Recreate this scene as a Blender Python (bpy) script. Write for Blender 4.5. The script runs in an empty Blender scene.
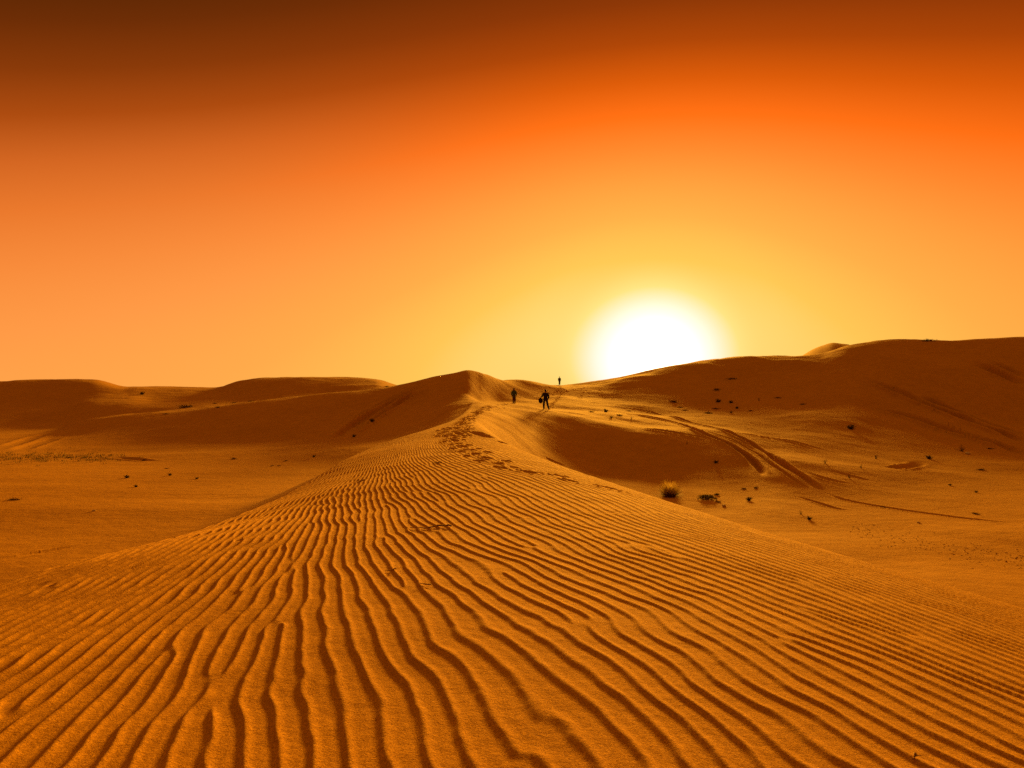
import bpy, bmesh, math, random
import numpy as np
from mathutils import Vector, Matrix

SC = bpy.context.scene
COL = SC.collection
rad = math.radians

# ------------------------------------------------------------------ camera
F = 667.0            # focal length in pixels of the 1024 px wide frame
HZ = 392.0           # picture row of the eye level
cam_d = bpy.data.cameras.new("camera")
cam = bpy.data.objects.new("camera", cam_d)
COL.objects.link(cam)
cam.location = (0, 0, 0)
cam.rotation_euler = (rad(90), 0, 0)
cam_d.sensor_width = 36.0
cam_d.lens = 36.0 * F / 1024.0
cam_d.shift_y = (HZ - 384.0) / 1024.0
cam_d.clip_start = 0.05
cam_d.clip_end = 20000
SC.camera = cam

# ------------------------------------------------------------------ exposure
vs = SC.view_settings
vs.view_transform = 'Standard'
vs.look = 'None'
vs.gamma = 1
vs.use_curve_mapping = False
EXPO = 2.2
vs.exposure = EXPO
K = 2.0 ** -EXPO     # sky radiances below are written as they look after exposure

# ------------------------------------------------------------------ sun
SUN_AZ = 12.1        # degrees to the right of straight ahead (+Y)
SUN_EL = 8.9
sl = bpy.data.lights.new("sun", 'SUN')
sl.energy = 2.15
sl.angle = rad(7.5)      # seen through dust: as wide as the glowing disc in the sky
sl.color = (1.0, 0.435, 0.03)
so = bpy.data.objects.new("sun", sl)
COL.objects.link(so)
to_sun = Vector((math.sin(rad(SUN_AZ)) * math.cos(rad(SUN_EL)),
                 math.cos(rad(SUN_AZ)) * math.cos(rad(SUN_EL)), math.sin(rad(SUN_EL))))
so.rotation_euler = to_sun.to_track_quat('Z', 'Y').to_euler()
so.location = to_sun * 300

# ------------------------------------------------------------------ sky
W = bpy.data.worlds.new("World")
SC.world = W
W.use_nodes = True
nt = W.node_tree
nt.nodes.clear()
N = nt.nodes
L = nt.links


def mth(op, a, b=None, c=None, clamp=False):
    n = N.new("ShaderNodeMath")
    n.operation = op
    n.use_clamp = clamp
    for i, v in enumerate((a, b, c)):
        if v is None:
            continue
        if isinstance(v, (int, float)):
            n.inputs[i].default_value = v
        else:
            L.new(v, n.inputs[i])
    return n.outputs[0]


GLOW_EL = 2.9        # the glowing disc of the low sun, just above the dune crest
gd = Vector((math.sin(rad(SUN_AZ)) * math.cos(rad(GLOW_EL)),
             math.cos(rad(SUN_AZ)) * math.cos(rad(GLOW_EL)), math.sin(rad(GLOW_EL))))
tc = N.new("ShaderNodeTexCoord")
nrm = N.new("ShaderNodeVectorMath"); nrm.operation = 'NORMALIZE'
L.new(tc.outputs['Generated'], nrm.inputs[0])
sep = N.new("ShaderNodeSeparateXYZ"); L.new(nrm.outputs[0], sep.inputs[0])
dt = N.new("ShaderNodeVectorMath"); dt.operation = 'DOT_PRODUCT'
L.new(nrm.outputs[0], dt.inputs[0]); dt.inputs[1].default_value = gd
cosv = mth('MINIMUM', dt.outputs['Value'], 0.9999999)
phi = mth('MULTIPLY', mth('ARCCOSINE', cosv), 180 / math.pi)
z = mth('MAXIMUM', sep.outputs['Z'], 0.0)
p = mth('MULTIPLY_ADD', z, 2.6001, -3.9256)
p = mth('MULTIPLY_ADD', p, z, 0.0143)
p = mth('MULTIPLY_ADD', p, z, 0.5519)
side = mth('MULTIPLY_ADD', z, 0.3221, -0.0461)
p = mth('MULTIPLY_ADD', side, sep.outputs['X'], p)
side2 = mth('MULTIPLY_ADD', z, -0.7978, -0.0336)
p = mth('MULTIPLY_ADD', side2, mth('MULTIPLY', sep.outputs['X'], sep.outputs['X']), p)
p = mth('MULTIPLY_ADD', mth('EXPONENT', mth('MULTIPLY', phi, -1 / 12.0)), 0.2255, p)
p = mth('MULTIPLY_ADD', mth('EXPONENT', mth('MULTIPLY', phi, -1 / 30.0)), 0.3968, p)
q3 = mth('MULTIPLY', mth('ADD', phi, -9.0), 1 / 4.6)
q3 = mth('EXPONENT', mth('MULTIPLY', mth('MULTIPLY', q3, q3), -1.0))
p = mth('MULTIPLY_ADD', mth('MULTIPLY', q3, mth('EXPONENT', mth('MULTIPLY', z, -9.0))), -0.085, p)
q4 = mth('MULTIPLY', mth('ADD', phi, -7.4), 1 / 2.1)
p = mth('MULTIPLY_ADD', mth('EXPONENT', mth('MULTIPLY', mth('MULTIPLY', q4, q4), -1.0)), -0.030, p)
p = mth('MULTIPLY_ADD', mth('EXPONENT', mth('MULTIPLY', mth('POWER', mth('MULTIPLY', phi, 1 / 4.9), 4.0), -1.0)), 0.025, p)
# unseen sky above the frame, brightened as added fill for the shaded sand
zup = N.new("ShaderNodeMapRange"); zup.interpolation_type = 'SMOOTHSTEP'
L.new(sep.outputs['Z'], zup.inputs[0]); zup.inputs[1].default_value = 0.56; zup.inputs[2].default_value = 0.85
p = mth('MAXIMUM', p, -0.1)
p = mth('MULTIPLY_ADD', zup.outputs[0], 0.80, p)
p = mth('MULTIPLY_ADD', p, 1 / 1.3, 0.1 / 1.3, clamp=True)
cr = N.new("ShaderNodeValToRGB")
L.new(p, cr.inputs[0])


def lin(c):
    return tuple(((v / 255 + 0.055) / 1.055) ** 2.4 if v > 10 else v / 255 / 12.92 for v in c)


stops = [(-0.1, (80, 33, 4)), (0.0, (106, 41, 5)), (0.1, (133, 51, 6)), (0.2, (168, 66, 6)), (0.3, (214, 88, 8)),
         (0.4, (252, 110, 20)), (0.5, (255, 135, 46)), (0.6, (255, 157, 62)), (0.7, (255, 174, 73)),
         (0.8, (255, 198, 86)), (0.9, (255, 226, 132)), (1.0, (255, 250, 225)), (1.06, (255, 255, 255))]
# away from the sun the dust is duller
hazy = [(-0.1, (82, 35, 4)), (0.0, (107, 44, 6)), (0.1, (136, 57, 9)), (0.2, (172, 75, 16)), (0.3, (211, 102, 34)),
        (0.4, (234, 121, 45)), (0.5, (247, 139, 59)), (0.6, (255, 155, 71)), (0.7, (255, 171, 76))] + stops[9:]
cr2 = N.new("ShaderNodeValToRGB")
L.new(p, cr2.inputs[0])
for ramp, st in ((cr, stops), (cr2, hazy)):
    el = ramp.color_ramp.elements
    while len(el) > 1:
        el.remove(el[-1])
    for i, (pos, c) in enumerate(st):
        e = el[0] if i == 0 else el.new((pos + .1) / 1.3)
        e.position = (pos + .1) / 1.3
        e.color = lin(c) + (1,)
lf = N.new("ShaderNodeMapRange"); lf.interpolation_type = 'SMOOTHSTEP'
L.new(sep.outputs['X'], lf.inputs[0]); lf.inputs[1].default_value = 0.12; lf.inputs[2].default_value = -0.50
skymix = N.new("ShaderNodeMix"); skymix.data_type = 'RGBA'
L.new(lf.outputs[0], skymix.inputs[0]); L.new(cr.outputs[0], skymix.inputs[6]); L.new(cr2.outputs[0], skymix.inputs[7])
# the sky opposite a setting sun is dimmer
back = mth('MULTIPLY_ADD', cosv, 0.5, 0.5)
back = mth('MULTIPLY_ADD', mth('POWER', back, 1.5), 0.80, 0.44)
back = mth('MINIMUM', back, 1.0)
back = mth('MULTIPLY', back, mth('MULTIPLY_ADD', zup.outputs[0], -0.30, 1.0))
bg1 = N.new("ShaderNodeBackground")
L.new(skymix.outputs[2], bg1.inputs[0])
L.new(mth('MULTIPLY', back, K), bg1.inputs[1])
# hot core of the glow
q2 = mth('MULTIPLY', phi, 1 / 2.2)
core = mth('EXPONENT', mth('MULTIPLY', mth('MULTIPLY', q2, q2), -1.0))
bg2 = N.new("ShaderNodeBackground")
bg2.inputs[0].default_value = (1.0, 0.72, 0.35, 1)
L.new(mth('MULTIPLY', core, 3.0 * K), bg2.inputs[1])
# clear-air scattering behind the dust, filtered by it
sky = N.new("ShaderNodeTexSky")
sky.sky_type = 'NISHITA'
sky.sun_disc = False
sky.sun_elevation = rad(SUN_EL)
sky.sun_rotation = rad(SUN_AZ)
sky.dust_density = 8.0
mul = N.new("ShaderNodeMix"); mul.data_type = 'RGBA'; mul.blend_type = 'MULTIPLY'
mul.inputs[0].default_value = 1.0
L.new(sky.outputs[0], mul.inputs[6]); mul.inputs[7].default_value = (0.012, 0.003, 0.0003, 1)
bg3 = N.new("ShaderNodeBackground"); L.new(mul.outputs[2], bg3.inputs[0]); bg3.inputs[1].default_value = 0.05
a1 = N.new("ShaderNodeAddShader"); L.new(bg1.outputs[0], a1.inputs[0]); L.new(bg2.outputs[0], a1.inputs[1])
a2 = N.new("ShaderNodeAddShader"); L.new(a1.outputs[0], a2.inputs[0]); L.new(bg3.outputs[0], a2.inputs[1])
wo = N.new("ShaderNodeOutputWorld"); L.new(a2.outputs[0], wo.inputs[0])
W.cycles.sampling_method = 'MANUAL'
W.cycles.sample_map_resolution = 1024
SC.cycles.use_denoising = False
SC.cycles.max_bounces = 6
SC.cycles.sample_clamp_indirect = 2.0
SC.cycles.sample_clamp_direct = 8.0

# ------------------------------------------------------------------ helpers


def pchip1(xk, yk, x):
    xk = np.asarray(xk, float); yk = np.asarray(yk, float)
    h = np.diff(xk); d = np.diff(yk) / h
    m = np.zeros_like(yk)
    if len(xk) > 2:
        w1 = 2 * h[1:] + h[:-1]; w2 = h[1:] + 2 * h[:-1]
        ok = d[:-1] * d[1:] > 0
        with np.errstate(divide='ignore', invalid='ignore'):
            mm = (w1 + w2) / (w1 / d[:-1] + w2 / d[1:])
        m[1:-1] = np.where(ok, mm, 0)
    m[0] = d[0]; m[-1] = d[-1]
    x = np.clip(x, xk[0], xk[-1])
    i = np.clip(np.searchsorted(xk, x) - 1, 0, len(xk) - 2)
    t = (x - xk[i]) / h[i]
    return ((1 + 2 * t) * (1 - t) ** 2 * yk[i] + t * (1 - t) ** 2 * h[i] * m[i]
            + t * t * (3 - 2 * t) * yk[i + 1] + t * t * (t - 1) * h[i] * m[i + 1])


RNG = np.random.default_rng(11)


def noise_tile(n, lo, hi, beta=2.0, seed=0, aniso=1.0):
    """periodic band limited fractal noise; lo..hi in cycles per tile"""
    r = np.random.default_rng(seed)
    w = np.fft.fft2(r.standard_normal((n, n)))
    k = np.fft.fftfreq(n) * n
    kx, ky = np.meshgrid(k, k)
    kk = np.hypot(kx, ky * aniso)
    amp = np.where((kk >= lo) & (kk <= hi), 1.0 / np.maximum(kk, 1e-6) ** (beta / 2 + .5), 0)
    o = np.real(np.fft.ifft2(w * amp))
    return (o / o.std()).astype(np.float32)


def sample(tile, size, x, y):
    n = tile.shape[0]
    u = (x / size * n) % n; v = (y / size * n) % n
    i = np.floor(u).astype(np.int64); j = np.floor(v).astype(np.int64)
    fu = u - i; fv = v - j
    i %= n; j %= n
    i1 = (i + 1) % n; j1 = (j + 1) % n
    return ((tile[j, i] * (1 - fu) + tile[j, i1] * fu) * (1 - fv)
            + (tile[j1, i] * (1 - fu) + tile[j1, i1] * fu) * fv)


def sstep(a, b, x):
    t = np.clip((x - a) / (b - a), 0, 1)
    return t * t * (3 - 2 * t)


def smax(*a):
    k = 0.16
    m = np.maximum.reduce(a)
    s = sum(np.exp((v - m) / k) for v in a)
    return m + k * np.log(s)


# ------------------------------------------------------------------ terrain grid (polar, finest where it is nearest)
fine = np.arange(-47.0, 47.001, 0.056)
left = -47.0 - np.cumsum(np.linspace(0.1, 3.4, 38)); left = left[left > -178]
azd = np.concatenate([left[::-1], fine, -left])
AZ = np.radians(azd)
Rr = np.concatenate([[0.15, 0.4, 0.7], np.exp(np.arange(math.log(0.9), math.log(30), 0.0042)),
                     np.exp(np.arange(math.log(30), math.log(175), 0.0030)),
                     np.exp(np.arange(math.log(176), math.log(9000), 0.03))])
NA, NR = len(AZ), len(Rr)
A2, R2 = np.meshgrid(AZ, Rr)          # rows: radius, columns: azimuth
X = R2 * np.sin(A2); Y = R2 * np.cos(A2)
t_big = noise_tile(512, 2, 40, 4.5, 1)
t_mid = noise_tile(512, 3, 80, 3.6, 2)
t_streak = noise_tile(512, 3, 120, 3.2, 3, aniso=5.0)
t_fine = noise_tile(512, 20, 200, 1.0, 4)


def px_az(px):
    return math.atan2(px - 512.0, F)


def columns(table, nk):
    """table rows: (px, [(depth, picture row), ...]) -> heights on the grid, knots blended between columns"""
    az = np.array([px_az(r[0]) for r in table])
    D = np.array([[k[0] for k in r[1]] for r in table], float)
    Yp = np.array([[k[1] for k in r[1]] for r in table], float)
    Z = (HZ - Yp) / F * D
    RR = D / np.cos(az)[:, None]
    kr = np.stack([pchip1(az, RR[:, k], np.clip(AZ, az[0], az[-1])) for k in range(nk)])
    kz = np.stack([pchip1(az, Z[:, k], np.clip(AZ, az[0], az[-1])) for k in range(nk)])
    out = np.empty((NR, NA))
    for c in range(NA):
        out[:, c] = pchip1(kr[:, c], kz[:, c], Rr)
    return out


# main ridge: the slip face on the left, the peak, the saddle with the walkers and the long dune on the right
MAIN = [
    (-300, [(34, 500), (45, 459), (56, 455), (70, 452), (84, 449), (140, 440)]),
    (0,    [(34, 500), (45, 456), (55, 450), (66, 446), (80, 440), (124, 428)]),
    (60,   [(34, 500), (45, 456), (55, 449), (66, 441), (80, 431), (124, 424)]),
    (104,  [(34, 500), (45, 456), (55, 448), (66, 435), (78, 419), (122, 421)]),
    (190,  [(34, 500), (45, 456), (55, 446), (65, 429), (77, 409.5), (120, 415)]),
    (256,  [(33, 505), (45, 456), (55, 444), (64, 425), (76, 401), (118, 414)]),
    (300,  [(33, 505), (44, 454), (54, 442), (64, 421), (76, 396), (116, 414)]),
    (340,  [(32, 510), (44, 449), (54, 437), (66, 415), (77, 391), (114, 414)]),
    (395,  [(31, 515), (45, 442), (56, 429), (66, 408), (78, 385.5), (112, 412)]),
    (430,  [(30, 515), (44, 434), (55, 422), (65, 403), (77, 379.5), (110, 412)]),
    (456,  [(30, 510), (46, 421), (56, 411), (64, 398), (76, 373.5), (110, 410)]),
    (467,  [(30, 500), (48, 417), (57, 407), (65, 396), (76, 371), (108, 408)]),
    (480,  [(28, 500), (38, 425), (57, 404.8), (67, 399.5), (79, 373.6), (110, 406)]),
    (500,  [(28, 505), (36, 441), (58, 406), (73, 401.5), (86, 377.8), (118, 406)]),
    (530,  [(28, 510), (39, 456), (57, 409), (77, 401), (96, 381.8), (132, 406)]),
    (545,  [(28, 515), (40, 463), (56.5, 411.3), (79, 400.3), (102, 383), (140, 406)]),
    (560,  [(28, 520), (40.5, 468), (56, 414), (80, 399.8), (106, 383.2), (146, 406)]),
    (600,  [(27, 530), (40, 477), (54, 421), (80, 401.5), (110, 380.5), (150, 406)]),
    (640,  [(26, 540), (38.5, 483), (52, 429), (79, 402.5), (112, 373), (154, 402)]),
    (656,  [(26, 540), (38, 485.5), (51, 431), (79, 403.5), (113, 370), (155, 400)]),
    (700,  [(26, 540), (36, 489), (49, 438), (78, 405), (113, 361.5), (156, 396)]),
    (735,  [(26, 540), (35, 493), (47, 445), (76, 406.5), (112, 358), (155, 392)]),
    (780,  [(26, 540), (34, 491), (46, 450), (75, 407), (110, 357), (152, 390)]),
    (820,  [(27, 535), (35, 488), (47, 450), (74, 404), (107, 353), (148, 388)]),
    (850,  [(28, 530), (36, 484), (48, 450), (73, 403), (104, 345), (144, 386)]),
    (890,  [(29, 520), (38, 478), (50, 449), (71, 412), (100, 341), (140, 384)]),
    (950,  [(30, 510), (41, 472), (53, 449), (69, 416), (96, 342), (136, 384)]),
    (1024, [(31, 505), (43, 470), (55, 448), (68, 422), (93, 339), (134, 383)]),
    (1350, [(31, 560), (43, 470), (55, 448), (70, 425), (100, 338), (146, 383)]),
]
z_main = columns(MAIN, 6)
far_drop = sstep(0, 1, (R2 * np.cos(A2) - 118) / 90.0)
# far dunes on the left
FARL = [
    (-300, [(92, 436), (110, 420), (122, 408), (150, 386), (190, 420), (240, 450)]),
    (0,    [(92, 434), (108, 418), (122, 404), (148, 381), (190, 420), (240, 450)]),
    (60,   [(92, 432), (108, 415), (122, 401), (148, 378.3), (190, 420), (240, 450)]),
    (92,   [(92, 430), (106, 411), (120, 399), (148, 379), (190, 420), (240, 450)]),
    (130,  [(92, 426), (104, 409), (120, 399), (150, 386.8), (190, 420), (240, 450)]),
    (155,  [(92, 423), (104, 408), (120, 400), (158, 386), (200, 420), (240, 450)]),
    (215,  [(92, 416), (102, 405), (118, 399), (156, 388), (200, 420), (240, 450)]),
    (228,  [(92, 414.5), (102, 404.5), (117, 398), (148, 385.3), (194, 420), (240, 450)]),
    (245,  [(92, 413), (102, 404), (116, 397), (140, 381), (190, 420), (240, 450)]),
    (266,  [(92, 411), (101, 404), (115, 395.5), (139, 377.6), (190, 420), (240, 450)]),
    (290,  [(92, 409), (100, 404), (114, 394), (138, 376), (190, 420), (240, 450)]),
    (340,  [(92, 406), (100, 402), (114, 393), (138, 377), (190, 420), (240, 450)]),
    (375,  [(92, 406), (100, 402), (114, 393), (140, 379.5), (190, 420), (240, 450)]),
    (395,  [(92, 408), (100, 404), (114, 397), (142, 386), (190, 420), (240, 450)]),
    (420,  [(92, 412), (100, 408), (114, 404), (142, 396), (190, 420), (240, 450)]),
    (470,  [(92, 425), (100, 420), (114, 418), (142, 415), (190, 430), (240, 450)]),
]
z_farl = columns(FARL, 6) - 14 * sstep(px_az(425), px_az(520), A2) - 14 * sstep(91, 80, R2 * np.ones_like(A2))
z_main = z_main - 14 * sstep(0, 1, (R2 - 150 - 60 * sstep(-0.1, 0.35, A2)) / 80.0)
# distant rocky dune seen over the shoulder on the right, and low swells beyond
pxg = 512 + F * np.tan(np.clip(A2, -1.2, 1.2))
rid = pchip1([690, 740, 780, 806, 814, 822, 833, 842, 848, 858, 880, 920, 1010],
             [2, 8, 22, 35.5, 38.8, 41.0, 42.9, 42.0, 41.4, 36, 26, 14, 4], np.clip(pxg, 690, 1010))
z_hill = (rid * 1.34) * np.exp(-((R2 - 760) / 240.0) ** 2) - 8
z_val = -5.3 + 1.0 * sstep(4, -8, X) * sstep(120, 60, R2) + 0.10 * sample(t_big, 90, X, Y) + 0.015 * sample(t_streak, 30, Y, X + Y * .4) \
    + 6.0 * sstep(200, 700, R2) * (0.3 + 0.25 * sample(t_big, 2600, X, Y)) - 4 * sstep(500, 3000, R2)

# foreground dune: a broad rippled back that runs away from the camera and narrows into the ridge
yk = [-60, -6, 0, 7, 10, 15, 20, 26, 30, 40, 50, 60, 70]
Xc = pchip1(yk, [0, 0, 0, -.3, -.7, -1.1, -1.35, -1.75, -2.2, -2.75, -3.1, -3.4, -3.6], Y)
zc = pchip1(yk, [-1.6, -1.5, -1.45, -1.5, -1.52, -1.55, -1.55, -1.5, -1.5, -1.45, -1.3, -1.15, -1.3], Y)
wl = pchip1(yk, [5.5, 5.5, 5.4, 5.1, 4.1, 3.7, 3.8, 3.6, 2.6, 1.2, .7, .5, .5], Y)
ar = pchip1(yk, [.026, .026, .025, .025, .028, .045, .07, .10, .17, .30, .32, .30, .30], Y)
t = X - Xc
tl = np.maximum(-t, 0)
over = np.maximum(tl - wl, 0)
g_l = np.where(tl < wl, 0.60 * (tl / wl) ** 2, 0.60 + 1.2 / np.maximum(wl, 2.0) * over * np.exp(-over * 1.2)
               + 0.50 * over)
tr = np.maximum(t, 0)
smr = 0.34 + 0.22 * sstep(26, 36, Y)
t0 = smr / (2 * ar)
g_r = np.where(tr < t0, ar * tr ** 2, ar * t0 ** 2 + smr * (tr - t0))
xe = pchip1([0, 9, 10, 11, 11.8, 12.6, 14, 16, 18.5, 22, 25, 30, 40, 62],
            [13.5, 7.6, 6.9, 5.7, 4.65, 3.6, 2.7, 1.25, .55, -.3, -1.1, -1.6, -2.1, -2.9], Y)
xe2 = pchip1([0, 9, 10, 11, 11.8, 12.6, 14, 16, 18.5, 22, 25, 30, 40, 62],
             [13.5, 7.6, 6.9, 5.7, 4.65, 3.6, 2.7, 1.25, .55, -.3, -1.1, -1.6, -2.1, -2.9], Y + .2)
rim = np.maximum((X - xe) / np.sqrt(1 + ((xe2 - xe) / .2) ** 2), 0)
rimk = sstep(62, 48, Y)
z_fg = zc - g_l - g_r - rimk * 0.48 * (np.sqrt(rim ** 2 + .36) - .6) + 0.035 * sample(t_big, 26, X, Y)
z_fg = z_fg - 12 * sstep(58, 80, Y)

z_main = z_main + 0.10 * sample(t_big, 80, X, Y) + 0.085 * sample(t_mid, 60, X, Y) + 0.03 * sample(t_streak, 40, X * .7 + Y * .5, Y * .8 - X * .4) \
    + 0.08 * sample(t_streak, 44, X + .1 * Y, Y) * sstep(14, 30, X) * sstep(50, 62, Y)
z_farl = z_farl + 0.10 * sample(t_mid, 70, X, Y) + 0.12 * sample(t_big, 110, X, Y)
H = smax(z_val, z_main, z_farl, z_fg, z_hill)
zo = smax(z_val, z_main, z_farl)

# ------------------------------------------------------------------ picture ray -> ground point
HB = H.copy()


def ground_z(x, y, grid=None):
    grid = HB if grid is None else grid
    a = math.atan2(x, y); r = math.hypot(x, y)
    ca = float(np.interp(a, AZ, np.arange(NA))); rr = float(np.interp(r, Rr, np.arange(NR)))
    i = min(int(rr), NR - 2); j = min(int(ca), NA - 2)
    fi = rr - i; fj = ca - j
    return float((grid[i, j] * (1 - fj) + grid[i, j + 1] * fj) * (1 - fi)
                 + (grid[i + 1, j] * (1 - fj) + grid[i + 1, j + 1] * fj) * fi)


def hit(px, py):
    """ground point seen at a picture position (first crossing of the eye ray with the terrain)"""
    a = px_az(px)
    ca = float(np.interp(a, AZ, np.arange(NA))); j = min(int(ca), NA - 2); fj = ca - j
    col = HB[:, j] * (1 - fj) + HB[:, j + 1] * fj
    ray = (HZ - py) / F * Rr * math.cos(a)
    dlt = col - ray
    ok = np.nonzero((dlt[1:] >= 0) & (Rr[1:] > 1.5))[0]
    if len(ok) == 0:                      # just above a crest: take the closest approach within sight
        s = (Rr > 60) & (Rr < 180)
        k = int(np.argmax(np.where(s, dlt / Rr, -9)))
        r = Rr[k]
    else:
        k = ok[0]
        f0, f1 = dlt[k], dlt[k + 1]
        r = Rr[k] + (Rr[k + 1] - Rr[k]) * (0 - f0) / (f1 - f0 + 1e-9)
    x, y = r * math.sin(a), r * math.cos(a)
    return x, y, ground_z(x, y)


# ------------------------------------------------------------------ wind ripples
NT = 2048
TS = 16.0
LAM = 0.157
k0 = TS / LAM
kf = np.fft.fftfreq(NT) * NT
KX, KY = np.meshgrid(kf, kf)
rng = np.random.default_rng(42)
spec = np.exp(-((KX - k0) / (0.06 * k0)) ** 2 / 2 - (KY / (0.06 * k0)) ** 2 / 2)
Gz = np.fft.ifft2(np.fft.fft2(rng.standard_normal((NT, NT)) + 1j * rng.standard_normal((NT, NT))) * spec)
Gz /= np.abs(Gz).mean()
Gr = Gz.real.astype(np.float32); Gi = Gz.imag.astype(np.float32)
nr_r = int(np.searchsorted(Rr, 48))
Xs, Ys = X[:nr_r], Y[:nr_r]
# crest lines run away from the camera, bearing left on the right-hand flank
th = rad(25) - rad(22) * sstep(0.5, -3.5, Xs) * sstep(16, 3, Ys) - rad(7) * sstep(8, 20, Ys)
ang0 = rad(22)
bend = 0.55 * np.log1p(np.exp((-Xs - 0.8) / 0.9)) * 0.9
u = Xs * math.cos(ang0) + Ys * math.sin(ang0)
v = -Xs * math.sin(ang0) + Ys * math.cos(ang0)
# fan out on the left: crest lines there point straight ahead
u = u - (Ys * 0.36) * sstep(0.0, -4.0, Xs - Xc[:nr_r]) * 0.62
u = u + 0.07 * sample(t_big, 14, Xs, Ys) + 0.017 * sample(t_mid, 4, Xs, Ys)
gr = sample(Gr, TS, u, v); gi = sample(Gi, TS, u, v)
ph = np.arctan2(gi, gr)
mag = np.hypot(gr, gi)
ph = ph + 0.88 * np.sin(ph + 0.95)            # steep lee on the left, long windward side on the right
prof = 0.5 + 0.5 * np.cos(ph)
prof = prof ** 1.25
amp = 0.0130 * np.clip(mag / 0.16, 0.0, 1.0)
ts = t[:nr_r]
mask = sstep(-0.05, 0.25, (z_fg - zo)[:nr_r])
mask *= sstep(wl[:nr_r] + 1.6, wl[:nr_r] + 0.2, -ts)
mask *= 1 + 0.8 * sstep(-0.8, -3.5, ts) * sstep(20, 9, Ys)
mask *= 1 - sstep(0.0, 1.5, rim[:nr_r])
mask *= 1 - 0.5 * sstep(7, 13, ts)
mask *= sstep(40, 24, Ys) * sstep(-30, -10, Ys)
H[:nr_r] += amp * (prof - 0.4) * mask
# faint small ripples on the other sand
# ------------------------------------------------------------------ ruts, slumps and footprints pressed into the sand


def box(x0, x1, y0, y1):
    cs = [(x0, y0), (x1, y0), (x0, y1), (x1, y1)]
    aa = [math.atan2(x, y) for x, y in cs]
    rs = [math.hypot(x, y) for x, y in cs]
    j0, j1 = np.searchsorted(AZ, [min(aa), max(aa)])
    rmin = max(0.2, min(rs) * 0.985)
    i0, i1 = np.searchsorted(Rr, [rmin, max(rs)])
    return slice(max(i0 - 1, 0), i1 + 2), slice(max(j0 - 1, 0), j1 + 2)


def press(path, width, depth, berm=0.4, fade=1.0):
    P = np.array([hit(*q)[:2] for q in path])
    # resample smoothly
    s = np.concatenate([[0], np.cumsum(np.hypot(*np.diff(P, axis=0).T))])
    keep = np.concatenate([[True], np.diff(s) > 1e-3]); P = P[keep]; s = s[keep]
    n = max(12, int(s[-1] / 0.8))
    ss = np.linspace(0, s[-1], n)
    px_ = pchip1(s, P[:, 0], ss); py_ = pchip1(s, P[:, 1], ss)
    m = width * 4
    for k in range(n - 1):
        x0, x1 = px_[k], px_[k + 1]; y0, y1 = py_[k], py_[k + 1]
        sl_ = box(min(x0, x1) - m, max(x0, x1) + m, min(y0, y1) - m, max(y0, y1) + m)
        xx, yy = X[sl_], Y[sl_]
        dx, dy = x1 - x0, y1 - y0
        l2 = dx * dx + dy * dy + 1e-9
        tt = ((xx - x0) * dx + (yy - y0) * dy) / l2
        inside = (tt >= 0) & (tt < 1)
        dist = np.abs((xx - x0) * dy - (yy - y0) * dx) / math.sqrt(l2)
        along = ss[k] + np.clip(tt, 0, 1) * (ss[k + 1] - ss[k])
        fd = sstep(0, fade, along) * sstep(0, fade, s[-1] - along)
        wob = 1 + 0.15 * sample(t_mid, 30, xx, yy)
        pr = -np.exp(-(dist / width) ** 4) + berm * np.exp(-((dist - 1.75 * width) / (0.55 * width)) ** 2)
        H[sl_] += np.where(inside, depth * pr * fd * wob, 0)


def footprint(x, y, ang, ln=0.15, wd=0.065, depth=0.05):
    sl_ = box(x - .45, x + .45, y - .45, y + .45)
    xx, yy = X[sl_] - x, Y[sl_] - y
    c, s = math.cos(ang), math.sin(ang)
    a_, b_ = xx * s + yy * c, xx * c - yy * s
    e = np.sqrt((a_ / ln) ** 2 + (b_ / wd) ** 2)
    H[sl_] += depth * (-np.exp(-e ** 3) + 0.22 * np.exp(-((e - 1.5) / .35) ** 2))


def walk(path, step=0.62, jitter=0.03, side=0.13, scale=1.0, depth=0.05, skip=0.0):
    P = np.array([hit(*q)[:2] for q in path])
    s = np.concatenate([[0], np.cumsum(np.hypot(*np.diff(P, axis=0).T))])
    keep = np.concatenate([[True], np.diff(s) > 1e-3]); P = P[keep]; s = s[keep]
    k = 0
    d = 0.2
    while d < s[-1]:
        x = float(pchip1(s, P[:, 0], np.array([d]))[0]); y = float(pchip1(s, P[:, 1], np.array([d]))[0])
        e = min(d + .1, s[-1])
        dx = float(pchip1(s, P[:, 0], np.array([e]))[0]) - x; dy = float(pchip1(s, P[:, 1], np.array([e]))[0]) - y
        a = math.atan2(dx, dy)
        sg = 1 if k % 2 else -1
        if rng.random() > skip:
            footprint(x + sg * side * math.cos(a) + rng.normal(0, jitter), y - sg * side * math.sin(a) + rng.normal(0, jitter),
                      a + rng.normal(0, .2), 0.16 * scale * rng.uniform(.85, 1.2), 0.075 * scale * rng.uniform(.85, 1.2),
                      depth * rng.uniform(.7, 1.25))
        k += 1
        d += step * rng.uniform(.8, 1.2)


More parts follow.
